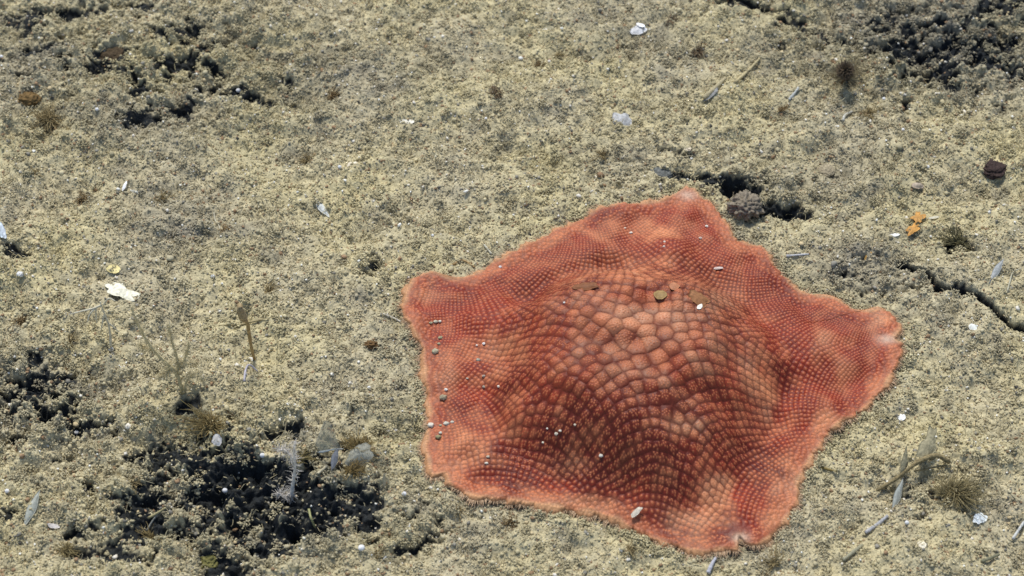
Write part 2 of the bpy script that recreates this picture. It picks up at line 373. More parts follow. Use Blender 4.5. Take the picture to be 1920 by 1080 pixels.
A1 = A0+np.stack([dirv[:, 0]*(L+.0005), dirv[:, 1]*(L+.0005), -.0003-rng.uniform(0, .0006, NF)], 1)
Pp = np.stack([A0, (A0+A1)/2+[0, 0, .0001], A1], 1); Rr = np.stack([np.full(NF, .00011), np.full(NF, .00009), np.full(NF, .00004)], 1)
cc = lin((214,182,146))*rng.uniform(.7, 1.1, (NF, 1))*np.array([1, 1, 1]); Vf, Ff, Cf = tubes_mesh(Pp, Rr, 5, cc)
tag(link('spine_fringe', mesh_np('spine_fringe', Vf-np.array([cen[0], cen[1], 0]), Ff, Cf), material('fringe', None, .6), star), kind='stuff')

# ------------------------------------------------------------ the seabed
def axis(a, b, step, far, g=1.12):
    core = np.arange(a, b, step); out = [core[-1]]; s = step
    while out[-1] < far: s *= g; out.append(out[-1]+s)
    inn = [core[0]]; s = step
    while inn[-1] > -far: s *= g; inn.append(inn[-1]-s)
    return np.concatenate([inn[:0:-1], core, out[1:]])
AX = axis(-.245, .245, .00034, 25); AY = axis(-.19, .205, .00036, 25)
HX, HY = np.meshgrid(AX, AY)
# hollows and cracks in the crust: (px, py, rx, ry, tilt, strength)
PITS = [(470,905,115,52,18,1.1),(385,868,60,26,-25,.8),(425,845,34,20,60,.6),(360,760,38,22,-15,.7),(330,850,70,30,20,.6),(665,950,62,30,0,1.0),(560,990,65,38,-8,1.0),(520,945,70,34,10,.9),(335,930,70,22,-25,.75),(370,890,40,14,30,.6),(300,890,24,12,0,.5),(230,960,50,9,-30,.5),(445,1000,40,16,10,.55),(150,1030,40,10,-20,.5),(120,860,36,8,-20,.45),(190,800,40,9,-25,.4),(90,700,60,10,-10,.5),(20,745,50,12,-20,.5),(110,770,50,9,-15,.5),(150,690,34,8,0,.4),(215,1040,70,26,10,.6),(410,1055,60,26,0,.85),
 (285,965,60,24,20,.6),(300,1000,90,18,-8,.6),(60,720,90,26,-3,.4),(30,762,60,16,0,.35),(120,745,60,15,10,.3),(25,965,30,16,0,.6),(45,830,60,12,10,.3),(520,800,24,10,0,.4),(30,40,50,24,0,.5),(90,20,110,14,0,.55),(60,95,80,20,-20,.5),(215,105,40,14,0,.6),(385,125,34,18,5,.75),(345,210,28,20,0,.85),
 (250,225,60,22,-5,.45),(470,175,40,14,10,.6),(340,55,50,16,-10,.5),(400,80,40,8,-5,.5),(240,8,60,12,0,.55),(540,150,24,12,30,.5),(450,235,30,12,0,.35),
 (1270,280,28,10,10,.55),(1300,335,55,16,12,1.0),(1380,355,44,18,8,1.0),(1470,392,46,15,5,1.0),(1235,350,20,8,20,.5),(1420,330,30,10,0,.3),
 (1780,548,26,10,0,.7),(1800,455,30,22,0,.6),(1620,530,30,10,0,.25),
 (1395,10,60,12,5,.7),(1480,35,50,12,25,.5),(1680,60,60,22,10,.5),(1720,110,60,20,15,.5),(1660,90,40,16,0,.4),(1830,40,80,12,-20,.5),(1885,10,60,20,0,.8),(1850,95,60,16,-15,.7),(1895,130,40,20,20,.6),(1700,30,60,18,0,.4),(1760,70,50,24,0,.35),
 (1700,197,10,9,0,.8),(695,497,30,12,0,.55),(810,1010,34,12,0,.55),(12,470,26,18,0,.7),(1560,60,60,30,0,.25),(1690,925,70,14,-15,.45),(1780,975,30,10,0,.4),(1580,855,16,12,0,.4),(650,20,30,10,0,.5),(900,25,26,9,0,.4),
 (945,1065,30,10,0,.45),(1270,245,20,9,0,.15),(1140,280,60,14,0,.25),(720,1060,40,10,0,.25),(930,295,40,12,0,.2)]
ROUGH = [(420,920,380,160,1),(60,760,240,130,.95),(300,120,330,130,.8),(1750,90,260,110,1.0),(1370,360,200,50,.7),(1480,260,60,60,.2),(1780,900,130,70,.5),(330,420,160,60,.35),(1200,100,130,50,.4),(690,500,120,50,.35),
 (1650,520,120,60,.45),(780,1000,160,70,.5),(60,480,60,60,.4),(980,290,90,30,.4),(120,240,200,60,.5),(760,780,90,60,.35),(1000,60,100,40,.3)]
GREY = [(1750,80,260,100,1),(700,130,160,60,.5),(330,420,140,50,.6),(60,720,140,60,.7),(1560,330,160,70,.5),(560,150,120,90,.6),(1620,500,110,60,.7),(760,780,110,50,.5),(1200,70,130,50,.4),(260,230,200,70,.6),(1450,100,90,60,.35),(60,120,120,80,.5),(500,960,260,120,.45),(1600,640,200,60,.2),(1130,300,80,30,.4)]
rg_p = np.random.default_rng(21)
for (x_, y_, a_, b_, n_, s0) in [(420,920,300,130,34,.62),(70,750,130,70,16,.6),(170,120,180,110,30,.45),(380,170,120,80,14,.42),(1740,80,190,80,34,.46),(1870,60,60,80,8,.6),(1450,60,80,50,6,.4),(1780,930,90,50,6,.4),(1640,530,80,50,7,.45),(760,990,110,60,7,.45),(1120,300,120,20,4,.35)]:
    for i in range(n_):
        PITS.append((x_+rg_p.normal(0, .55)*a_, y_+rg_p.normal(0, .55)*b_, rg_p.uniform(10, 42), rg_p.uniform(5, 13), rg_p.uniform(-35, 30), s0*rg_p.uniform(.7, 1.25)))
CRACKS = [([(1690,498),(1735,517),(1765,545),(1800,549),(1832,562),(1862,588),(1900,612),(1935,626)],6.5),([(1238,322),(1262,332),(1300,340),(1340,352),(1378,372)],11),([(1412,384),(1455,393),(1506,402)],11),([(1390,4),(1440,12)],6),([(1465,30),(1500,50)],6)]
def gfields(x, y):
    px, py = to_px(x, y, 0*x)
    wx = 20*perlin(x*70, y*70, 51)+13*perlin(x*190, y*190, 52)+5*perlin(x*480, y*480, 58); wy = 9*perlin(x*70, y*70, 53)+7*perlin(x*190, y*190, 54)+4*perlin(x*480, y*480, 59)
    qx, qy = px+wx*1.3, py+wy*1.3
    pit = np.zeros_like(x)
    for cx_, cy_, a_, b_, t_, s_ in PITS:
        t = radians(t_); c, s = cos(t), sin(t); ux = (qx-cx_)*c+(qy-cy_)*s; uy = -(qx-cx_)*s+(qy-cy_)*c
        dd_ = (ux/a_)**2+(uy/b_)**2
        pit = np.maximum(pit, s_*np.exp(-dd_*.8))
    ex, ey = px+wx*.35, py+wy*.35
    for pts_, w_ in CRACKS:
        for (x0, y0), (x1, y1) in zip(pts_[:-1], pts_[1:]):
            L_ = (x1-x0)**2+(y1-y0)**2; t_ = np.clip(((ex-x0)*(x1-x0)+(ey-y0)*(y1-y0))/L_, 0, 1)
            pit = np.maximum(pit, 1.1*np.exp(-((ex-x0-t_*(x1-x0))**2+((ey-y0-t_*(y1-y0))*1.15)**2)/w_**2))
    rg = np.zeros_like(x)+.12; gy_ = np.zeros_like(x)
    for cx_, cy_, a_, b_, s_ in ROUGH: rg = np.maximum(rg, s_*np.exp(-((px-cx_)/a_)**2-((py-cy_)/b_)**2))
    for cx_, cy_, a_, b_, s_ in GREY: gy_ = np.maximum(gy_, s_*np.exp(-((qx-cx_)/a_)**2-((qy-cy_)/b_)**2))
    nn = fbm(x*110, y*150, 4, 61)
    pit = pit+.25*rg+.40*nn*rg*(.6+pit)+.42*rg*perlin(x*62, y*85, 68)+.24*(rg+.08)*fbm(x*330, y*380, 3, 66)
    pit = pit*(1-sst(-.012, -.001, sdist(x, y))*(1-sst(.02, .0, np.abs(sdist(x, y)))*0))
    return pit, rg, gy_
def ground_h(x, y, pit, rg):
    star_in = sst(-.006, .004, sdist(x, y)) * ((x > sx0+.002) & (x < sx1-.002) & (y > sy0+.002) & (y < sy1-.002))
    h = (.004*perlin(x*16, y*16, 71)+.003*perlin(x*40, y*40, 72))*(1-sst(-.03, .0, sdist(x, y)))
    amp = .55+1.5*rg
    h = h+amp*(.0028*perlin(x*80, y*80, 73)+.0018*perlin(x*210, y*210, 74))
    h = h+(.6+.7*rg)*(.0007*np.abs(perlin(x*450, y*450, 75))+.00050*np.abs(perlin(x*900, y*900, 76)))
    h = h-(.0026*sst(.25, .6, pit)+.0060*sst(.45, 1.5, pit))*(1+.3*perlin(x*160, y*160, 77))
    return h*(1-star_in)-.0015*star_in
PIT, RG, GY = gfields(HX, HY)
HZ = ground_h(HX, HY, PIT, RG)
def gz(x, y):
    x = np.atleast_1d(x); y = np.atleast_1d(y)
    ix = np.clip(np.searchsorted(AX, x)-1, 0, len(AX)-2); iy = np.clip(np.searchsorted(AY, y)-1, 0, len(AY)-2)
    fx = (x-AX[ix])/(AX[ix+1]-AX[ix]); fy = (y-AY[iy])/(AY[iy+1]-AY[iy])
    return (HZ[iy, ix]*(1-fx)+HZ[iy, ix+1]*fx)*(1-fy)+(HZ[iy+1, ix]*(1-fx)+HZ[iy+1, ix+1]*fx)*fy
def on_ground(px, py):
    z = 0.
    for _ in range(30):
        p = at(px, py, z); z = .6*z+.4*float(gz(p[0], p[1])[0])
    return at(px, py, z)
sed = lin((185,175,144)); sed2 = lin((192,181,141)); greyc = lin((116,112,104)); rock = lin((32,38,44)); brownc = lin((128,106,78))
def sed_color(x, y, gyv):
    n1 = perlin(x*26, y*26, 81)[..., None]; n2 = perlin(x*300, y*300, 82)[..., None]; n3 = perlin(x*90, y*90, 83)[..., None]
    c = sed*(1-np.clip(.45+n1*.9, 0, 1))+sed2*np.clip(.45+n1*.9, 0, 1)
    g = np.clip(gyv[..., None]*.62+.55*np.clip(n3-.15, 0, 1), 0, .85)
    c = c*(1-g)+greyc*g
    return c*(1+.22*n2)
GC = sed_color(HX, HY, GY)
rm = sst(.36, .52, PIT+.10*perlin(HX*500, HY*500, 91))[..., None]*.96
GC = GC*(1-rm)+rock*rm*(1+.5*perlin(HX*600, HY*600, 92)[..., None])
ny_, nx_ = HX.shape; idx = np.arange(nx_*ny_).reshape(ny_, nx_)
F = np.stack([idx[:-1, :-1], idx[:-1, 1:], idx[1:, 1:], idx[1:, :-1]], -1).reshape(-1, 4)
m_sed = material('sediment', None, rough=.95, spec=.1, noise=.3, nscale=1500, bump=.9)
g = link('seabed', mesh_np('seabed', np.stack([HX, HY, HZ], -1).reshape(-1, 3), F, GC.reshape(-1, 3)), m_sed)
tag(g, 'sandy olive-beige seabed with dark cracks and hollows', kind='structure')

# ------------------------------------------------------------ crumbs of sediment, grit and detritus hairs (uncountable)
def ico():
    t = (1+5**.5)/2
    v = np.array([(-1,t,0),(1,t,0),(-1,-t,0),(1,-t,0),(0,-1,t),(0,1,t),(0,-1,-t),(0,1,-t),(t,0,-1),(t,0,1),(-t,0,-1),(-t,0,1)], float)
    v /= np.linalg.norm(v[0])
    f = np.array([(0,11,5),(0,5,1),(0,1,7),(0,7,10),(0,10,11),(1,5,9),(5,11,4),(11,10,2),(10,7,6),(7,1,8),(3,9,4),(3,4,2),(3,2,6),(3,6,8),(3,8,9),(4,9,5),(2,4,11),(6,2,10),(8,6,7),(9,8,1)])
    return v, f
IV, IF = ico()
def grains(pos, rad, cols, flat=.75):
    N = len(pos); V = IV[None]*rng.uniform(.6, 1.4, (N, 12, 1))*rad[:, None, None]*rng.uniform(.7, 1.35, (N, 1, 3))
    V[..., 2] *= flat
    a = rng.uniform(0, 6.28, N); c, s = np.cos(a)[:, None], np.sin(a)[:, None]
    x = V[..., 0]*c-V[..., 1]*s; y = V[..., 0]*s+V[..., 1]*c
    V = np.stack([x, y, V[..., 2]], -1)+pos[:, None]
    F = (IF[None]+(np.arange(N)*12)[:, None, None]).reshape(-1, 3)
    return V.reshape(-1, 3), F, np.repeat(cols, 12, 0)
def scatter(N):
    x = rng.uniform(-.235, .235, N); y = rng.uniform(-.175, .195, N)
    px, py = to_px(x, y, 0*x); k = (px > -90) & (px < 2010) & (py > -70) & (py < 1160) & (sdist(x, y) < .0005)
    return x[k], y[k]
x, y = scatter(250000)
pt, rg_, gy_ = gfields(x, y)
keep = rng.uniform(0, 1, len(x)) > np.clip(sst(.36, .52, pt), 0, .93-.6*sst(.22, .42, perlin(x*130, y*130, 131)))
dens = .55+.6*perlin(x*150, y*150, 101)+.35*rg_
keep &= rng.uniform(0, 1, len(x)) < np.clip(dens, .25, 1)
x, y, pt, gy_, rg_ = x[keep], y[keep], pt[keep], gy_[keep], rg_[keep]
N = len(x); rad = np.clip(rng.lognormal(math.log(.00032), .36, N), .00022, .0014)*(1+.35*rg_)
z = gz(x, y)+rad*rng.uniform(-.2, .9, N)
col = sed_color(x, y, gy_); u = rng.uniform(0, 1, N)[:, None]; v = rng.uniform(.78, 1.25, (N, 1))
col = col*v
col = np.where(u < .06, lin((140,136,124))*v, col); col = np.where((u > .11) & (u < .19), lin((150,124,96))*v, col)
col = np.where((u > .19) & (u < .24), lin((206,188,148)), col); col = np.where((u > .24) & (u < .262), lin((226,220,205)), col); col = np.where((u > .262) & (u < .268), lin((80,78,74)), col)
m_gr = material('crumb', None, rough=.95, spec=.1, noise=.2, nscale=2500)
# soft cauliflower heaps of crumbs
hx, hy = scatter(13000); hp, hr, hg = gfields(hx, hy)
k = rng.uniform(0, 1, len(hx)) < np.clip(.16+.75*hr+.3*perlin(hx*50, hy*50, 121), .03, 1)*(1-.97*sst(.42, .6, hp)*(1-.8*sst(.15, .35, perlin(hx*130, hy*130, 131)))); hx, hy, hg = hx[k], hy[k], hg[k]
es_ = rng.uniform(0, PER, 900); es_ = es_[perlin(es_*45, es_*0+.6, 9) > -.15]; ep = along(es_)-nrm[np.searchsorted(cum, es_, side='right')-1]*rng.uniform(.0004, .003, len(es_))[:, None]
hx = np.concatenate([hx, ep[:, 0]]); hy = np.concatenate([hy, ep[:, 1]]); hg = np.concatenate([hg, np.zeros(len(ep))])
NH = len(hx); HR = rng.uniform(.0007, .0026, NH); m = np.clip((HR/.0024)**2*46, 8, 46).astype(int); rep_ = np.repeat(np.arange(NH), m); M = len(rep_)
dv = rng.normal(0, 1, (M, 3)); dv /= np.linalg.norm(dv, axis=1, keepdims=True); dv[:, 2] = np.abs(dv[:, 2]); q = HR[rep_]*rng.uniform(.55, 1.05, M)
cp = np.stack([hx[rep_]+dv[:, 0]*q, hy[rep_]+dv[:, 1]*q, gz(hx, hy)[rep_]+dv[:, 2]*q*.75], 1)
cr = rng.uniform(.00020, .00048, M); ccol = sed_color(hx, hy, hg)[rep_]*rng.uniform(.72, 1.18, (M, 1))*rng.uniform(.82, 1.12, (NH, 1))[rep_]
pos_ = np.concatenate([np.stack([x, y, z], 1), cp]); rad = np.concatenate([rad, cr]); col = np.concatenate([col, ccol]); print('grains', len(rad))
V_, F_, C_ = grains(pos_, rad, col)
tag(link('sediment_crumbs', mesh_np('sediment_crumbs', V_, F_, C_), m_gr), 'beige and grey crumbs of sediment covering the seabed', 'sediment', kind='stuff')
x, y = scatter(1300); N = len(x); rad = rng.uniform(.00024, .00048, N)*np.where(rng.uniform(0, 1, N) < .07, 1.7, 1)
V_, F_, C_ = grains(np.stack([x, y, gz(x, y)+rad*1.3], 1), rad, np.broadcast_to(lin((240,238,226)), (N, 3)))
tag(link('shell_grit', mesh_np('shell_grit', V_, F_, C_), m_gr), 'tiny white shell grit scattered over the seabed', 'grit', kind='stuff')
# soft detritus hairs
x, y = scatter(95000); pt, rg_, gy_ = gfields(x, y)
k = rng.uniform(0, 1, len(x)) < np.clip(.35+.9*perlin(x*60, y*60, 111)+.4*rg_, .12, 1)*(1-.85*sst(.35, .5, pt)); x, y, gy_ = x[k], y[k], gy_[k]
N = len(x); L = rng.uniform(.0012, .0038, N); a = rng.uniform(0, 6.28, N); el = rng.uniform(-.1, .9, N)
p0 = np.stack([x, y, gz(x, y)+.0002], 1); d = np.stack([np.cos(a)*np.cos(el), np.sin(a)*np.cos(el), np.sin(el)], 1)*L[:, None]
b_ = rng.normal(0, .25, (N, 3))*L[:, None]
Pp = np.stack([p0, p0+d*.4+b_*.5, p0+d*.75+b_*.8, p0+d+b_*.4-np.array([0, 0, .0004])], 1)
V_, F_, C_ = tubes_mesh(Pp, np.repeat(np.array([[.00017, .00016, .00013, .00007]]), N, 0), 3, sed_color(x, y, gy_)*rng.uniform(.75, 1.2, (N, 1)))
tag(link('detritus_fuzz', mesh_np('detritus_fuzz', V_, F_, C_), m_gr), 'soft beige detritus hairs clinging to the seabed', 'detritus', kind='stuff')

#THINGS
MATS = {}
def mat_for(name, color, **kw):
    k = (name, tuple(color)); 
    if k not in MATS: MATS[k] = material(name, color, **kw)
    return MATS[k]
def put(name, V, F, mat, label=None, cat=None, group=None, parent=None, loc=None, smooth=True):
    V = np.asarray(V, float)
    if parent is None and loc is None:
        loc = np.array([V[:, 0].mean(), V[:, 1].mean(), V[:, 2].min()])
    off = loc if parent is None else np.array(parent.location)
    o = link(name, mesh_np(name, V-off, F, None, smooth), mat, parent)
    if parent is None: o.location = off
    return tag(o, label, cat, group)
def root(name, loc, label, cat, group=None):
    o = bpy.data.objects.new(name, None); COL.objects.link(o); o.location = tuple(loc); return tag(o, label, cat, group)
def resample(P, k=14):
    P = np.array(P, float); n = len(P)
    if n == 2: t = np.linspace(0, 1, k)[:, None]; return P[0]*(1-t)+P[1]*t
    Q = np.concatenate([[2*P[0]-P[1]], P, [2*P[-1]-P[-2]]]); out = []
    per = max(2, k//(n-1))
    for i in range(1, n):
        a, b, c, d = Q[i-1], Q[i], Q[i+1], Q[i+2]
        for t in np.arange(per)/per: out.append(.5*((2*b)+(c-a)*t+(2*a-5*b+4*c-d)*t*t+(-a+3*b-3*c+d)*t**3))
    out.append(P[-1]); return np.array(out)
def tube(P, r0, r1, sides=8, wob=.12, cap=True):
    P = resample(P); n = len(P); r = np.linspace(r0, r1, n)*(1+wob*rng.normal(0, 1, n).clip(-1, 1))
    if cap: P = np.concatenate([[P[0]-(P[1]-P[0])*.02], P, [P[-1]+(P[-1]-P[-2])*.02]]); r = np.concatenate([[1e-6], r, [1e-6]])
    V, F, _ = tubes_mesh(P[None], r[None], sides); return V, F
def join(parts):
    Vs, Fs, o = [], [], 0
    for V, F in parts:
        Vs.append(V); Fs.append(F+o); o += len(V)
    return np.concatenate(Vs), np.concatenate(Fs)
def lump_mesh(c, rx, ry, rz, rough=.2, sub=4, f=2.0):
    import bmesh
    bm = bmesh.new(); bmesh.ops.create_icosphere(bm, subdivisions=sub, radius=1)
    V = np.array([v.co[:] for v in bm.verts]); F = np.array([[v.index for v in f_.verts] for f_ in bm.faces]); bm.free()
    s = rng.uniform(0, 50)
    d = 1+rough*(fbm(V[:, 0]*f+s, V[:, 1]*f+V[:, 2]*1.7, 4, 3)+.6*perlin(V[:, 2]*f*2+s, V[:, 0]*f*2-V[:, 1], 9))
    return V*d[:, None]*np.array([rx, ry, rz])+np.array(c), F
def flake_mesh(A, B, W, bulge=.2, thick=.0003, jag=.12, lift=.0003, tilt=0.0, pointed=0):
    A = np.array(A); B = np.array(B); c = (A+B)/2; u = B-A; Lh = np.linalg.norm(u)/2; u = u/np.linalg.norm(u)
    v = np.cross([0, 0, 1.], u); v /= np.linalg.norm(v); v = v*cos(tilt)+np.array([0, 0, 1])*sin(tilt); nrm_ = np.cross(u, v)
    nr_, nt_ = 6, 36; t = np.arange(nt_)*2*pi/nt_; s = rng.uniform(0, 99)
    rj = 1+jag*perlin(np.cos(t)*1.6+s, np.sin(t)*1.6+s, 1)*2+jag*.15*rng.normal(0, 1, nt_)
    V = []; 
    for sgn_ in (1, -1):
        for i in range(nr_+1):
            r = i/nr_; a = r*rj*np.cos(t)*Lh; b = r*rj*np.sin(t)*W*(1-pointed*np.abs(np.cos(t))**1.5)
            z = bulge*W*(1-r*r)+thick*.5*sgn_*(1-.7*r**4)+.04*W*perlin(a*900+s, b*900, 2)
            a = a*(1-.0*a); V.append(c+a[:, None]*u+b[:, None]*v+z[:, None]*nrm_+np.array([0, 0, lift]))
    V = np.concatenate(V); F = []
    for k in (0, 1):
        o = k*(nr_+1)*nt_
        for i in range(nr_):
            for j in range(nt_):
                q = [o+i*nt_+j, o+i*nt_+(j+1) % nt_, o+(i+1)*nt_+(j+1) % nt_, o+(i+1)*nt_+j]; F.append(q if k else q[::-1])
    for j in range(nt_):
        a = nr_*nt_; b = a+(nr_+1)*nt_; F.append([a+j, a+(j+1) % nt_, b+(j+1) % nt_, b+j])
    return V, np.array(F)
def G(px, py, h=0.0): p = on_ground(px, py); return p+np.array([0, 0, h])
def ends(px, py, L, ang, f=G):
    c, s = cos(radians(ang))*L/2, -sin(radians(ang))*L/2
    return f(px-c, py-s), f(px+c, py+s)
def flake(name, px, py, L, W, ang, color, label, cat, group=None, **kw):
    a, b = ends(px, py, L, ang); m = mat_for(name+'_shell', color, rough=.6, spec=.3, noise=.35, nscale=700, bump=.4)
    return put(name, *flake_mesh(a, b, W*K*.62, **kw), m, label, cat, group)
# shells and fragments
WHT = (226,222,206)
flake('shell_fragment', 763, 228, 25, 15, 0, WHT, 'small bright white shell chip lying alone in the upper middle of the seabed', 'shell', jag=.2)
flake('shell_fragment', 1197, 57, 32, 17, 12, (214,214,214), 'translucent pale grey shell flake with a white edge near the top of the picture', 'shell', tilt=.25)
flake('shell_fragment', 1201, 52, 16, 8, -20, (245,245,245), 'narrow bright white chip touching the translucent shell flake near the top', 'shell', lift=.0016)
flake('shell_fragment', 1165, 226, 36, 30, 15, (178,178,176), 'rounded pale grey speckled shell piece above the sea star', 'shell', bulge=.4, jag=.18, tilt=.2)
flake('flat_shell', 213, 505, 26, 18, -12, (214,200,140), 'round cream-yellow flat shell on the left, just above the long white fragment', 'shell', jag=.08, bulge=.1)
flake('shell_fragment', 228, 549, 62, 24, -28, (228,224,200), 'long crumbly cream-white shell fragment on the left side', 'shell', jag=.28, bulge=.12, thick=.0007)
flake('spindle_shell', 603, 390, 50, 12, -52, (206,208,200), 'thin pointed white spindle-shaped shell on bare sediment left of the sea star', 'shell', pointed=.7, jag=.04, bulge=.6, thick=.0006)
flake('spindle_shell', 234, 352, 20, 5, 66, (246,246,244), 'tiny bright white needle of shell on the left, beside a grey sliver', 'shell', pointed=.3, jag=.03, bulge=.5, lift=.001)
flake('shell_sliver', 256, 360, 24, 7, -8, (170,172,166), 'pale grey sliver lying by the tiny white needle', 'shell')
flake('shell_fragment', 1836, 975, 24, 16, 30, (248,252,248), 'bright white triangular shell chip at the lower right', 'shell', jag=.16, tilt=.3, lift=.0010)
flake('shell_fragment', 1728, 1022, 12, 12, 60, (236,226,200), 'small cream shell crumb low on the right, left of the white triangle', 'shell')
flake('orange_flake', 1720, 412, 22, 15, 60, (188,140,74), 'upper orange flake of the pair on the sediment right of the sea star', 'flake', 'orange flakes right of the star', jag=.35, lift=.0016)
flake('orange_flake', 1711, 434, 24, 12, 40, (196,144,72), 'lower orange flake of the pair, with a pointed lower end', 'flake', 'orange flakes right of the star', jag=.35, lift=.0016)
flake('orange_flake', 1627, 480, 20, 15, 40, (190,150,82), 'dull yellow oval flake beside the dark crust between star and orange pair', 'flake', bulge=.3)
flake('shell_fragment', 1677, 441, 20, 6, 5, (240,240,232), 'thin white shell sliver left of the orange flakes', 'shell')
flake('shell_fragment', 1750, 409, 20, 5, 10, (214,208,184), 'thin cream sliver right of the orange flakes', 'shell')
flake('shell_fragment', 662, 310, 22, 13, 15, (226,214,190), 'cream shell chip next to a white grain in the middle left', 'shell')
flake('shell_fragment', 1824, 614, 18, 12, 5, (214,216,208), 'pale grey-white shell chip right of the sea star tip', 'shell')
flake('shell_fragment', 1690, 783, 16, 11, 20, (232,232,228), 'white chip below the right arm of the star', 'shell')
flake('shell_fragment', 467, 676, 18, 9, 20, (214,212,204), 'pale chip at the foot of the brown stalked cup', 'shell')
flake('shell_fragment', 408, 832, 20, 16, -60, (206,202,196), 'square whitish chip on the rim of the large dark hollow', 'shell', lift=.0022, tilt=.4)
flake('shell_fragment', 101, 987, 24, 8, -12, (196,190,184), 'pale elongated chip in the lower left corner area', 'shell')
flake('shell_fragment', 548, 759, 22, 6, -8, (226,226,220), 'narrow white chip above the translucent membrane', 'shell')
flake('shell_fragment', 1160+130, 272+9, 14, 8, 5, (220,206,186), 'small beige-white chip above the dark crack behind the star', 'shell')
flake('shell_fragment', 787, 777, 18, 6, 40, (236,236,230), 'white sliver touching the left edge of the sea star', 'shell')
flake('stone_chip', 1720, 350, 22, 12, 0, (176,160,140), 'pinkish-beige stone chip on the right side, above the orange flakes', 'stone', bulge=.6, thick=.0012)
flake('shell_fragment', 1022, 54, 34, 14, 3, (150,144,118), 'dull olive flat flake near the top middle', 'flake', bulge=.1, jag=.06)
flake('shell_fragment', 4, 440, 34, 14, -62, (196,204,212), 'bluish-white shell standing at the left edge of the picture', 'shell', tilt=.6, lift=.003)
# grey stone in the crack, lumps
def lump(name, px, py, rx, ry, rz, color, label, cat, rough=.2, f=2.0, h=.3, **kw):
    c = G(px, py); m = mat_for(name+'_surface', color, rough=.9, spec=.15, noise=.45, nscale=1100, bump=1)
    V, F = lump_mesh(c+np.array([0, 0, rz*K*h]), rx*K, ry*K, rz*K, rough, 5, f); return put(name, V, F, m, label, cat, **kw)
lump('grey_stone', 1240, 326, 25, 19, 9, (110,112,108), 'smooth dark grey stone lodged at the left end of the crack behind the star', 'stone', .10)
lump('crusted_lump', 1398, 391, 33, 28, 22, (132,122,106), 'grey-brown knobbly lump just outside the upper right edge of the star', 'lump', .25, 3)
lump('dark_lump', 1863, 320, 21, 22, 12, (66,54,50), 'dark purplish-brown lump alone at the right side', 'lump', .22, 1.3)
lump('dark_lump', 214, 112, 33, 24, 17, (78,66,50), 'dark brown oval lump in the upper left, half sunk in a hollow', 'lump', .15)
lump('brown_lump', 56, 188, 22, 17, 12, (116,94,60), 'small brown lump near the left edge, above a fuzzy tuft', 'lump', .18)
lump('pale_lump', 1550, 322, 15, 17, 9, (160,148,122), 'smooth beige oval lump right of the cracks behind the star', 'lump', .1)
lump('green_lump', 392, 1054, 16, 20, 12, (120,116,70), 'mossy green lump inside the dark hollow at the bottom', 'lump', .25)
lump('pink_crumb', 696, 648, 12, 9, 7, (112,88,58), 'small dark brown crumb on sediment left of the star', 'lump', .3)
lump('pebble', 38, 515, 7, 6, 5, (222,220,214), 'pale pebble near the left edge below the round shell', 'pebble', .1)
# white round shells of single-celled animals
for px, py, r, lab in [(492,856,5.5,'round white grain at the upper rim of the large dark hollow'),(422,922,5.5,'round white grain inside the big dark hollow'),(447,172,5.5,'round white grain beside the dark patch in the upper left'),
    (182,207,4.5,'round white grain in the rough patch at the left, under the brown oval lump'),(399,520,4.5,'round white grain above the brown stalked cup'),(678,1030,7,'round whitish grain below the dark hollows at the bottom'),(758,928,5,'round white grain between the hollows and the star'),
    (144,813,5,'round white grain on pale sediment left of the large hollow'),(209,657,6,'shiny whitish grain below the branching white threads'),(3,108,4.5,'round white grain at the very left edge'),(14,923,5,'round white grain near the left edge, above the grey spicule'),
    (692,729,4,'round bluish-white grain left of the star, above the fluffy clump'),(637,315,4.5,'round white grain beside the cream chip in the middle left'),(601,434,3.5,'tiny white grain below the spindle shell'),(811,443,3.5,'tiny white grain above the left corner of the star'),
    (1693,245,4,'round white grain in the upper right sediment'),(1657,187,4,'round white grain by the small black hole in the upper right'),(1855,400,4,'round white grain right of the orange flakes'),(1739,315,4.5,'oval white grain at the right, above the pinkish chip'),(1700,1002-20,4.5,'round white grain next to the thin bluish spicule'),(911,224,3.5,'tiny white grain right of the bright white chip')]:
    r *= .85; c = G(px, py); V, F = lump_mesh(c+np.array([0, 0, r*K*.6+.0002]), r*K, r*K, r*K*.9, .06, 3); put('white_grain', V, F, mat_for('white_grain_shell', (232,232,230), rough=.5), lab, 'shell grain', 'round white shell grains on the seabed')
# hollow tubes, rods and blades
def rod(name, pts, r0, r1, color, label, cat, group=None, hs=None, wob=.12, **kw):
    hs = hs or [r0*K*1.1]*len(pts); P_ = [G(p[0], p[1]) for p in pts]; zz = max(p[2] for p in P_) if len(pts) == 2 else None
    P_ = [np.array([p[0], p[1], (p[2] if zz is None else (p[2]+zz)/2)+h]) for p, h in zip(P_, hs)]
    V, F = tube(P_, r0*K*.78, r1*K*.78, 10, wob); return put(name, V, F, mat_for(name+'_wall', color, rough=.6, noise=.3, nscale=1200, bump=.5, **kw), label, cat, group)
rod('worm_tube', [(1319,190),(1338,172),(1360,151)], 7, 5, (172,160,126), 'thicker beige worm tube of the pair in the upper right, with a grey open end', 'worm tube')
rod('worm_tube', [(1378,157),(1402,136),(1424,113)], 4.5, 3, (184,170,130), 'longer thinner beige worm tube, upper of the pair', 'worm tube')
flake('tube_end', 1333, 183, 34, 9, 42, (152,152,148), 'torn grey flap lying along the thicker worm tube', 'flake', lift=.002)
rod('spicule_tube', [(1479,190),(1488,179),(1497,168)], 4, 3, (176,178,172), 'short bluish-grey tube in the upper right, beside a brown tuft', 'tube')
rod('spicule_tube', [(1580,229),(1584,219),(1597,212)], 4, 3, (186,184,172), 'short curved grey tube with a bent tip, in the upper right', 'tube')
rod('spine_rod', [(1474,482),(1516,480)], 3, 2, (190,190,190), 'thin pale grey rod just right of the upper right edge of the star', 'rod')
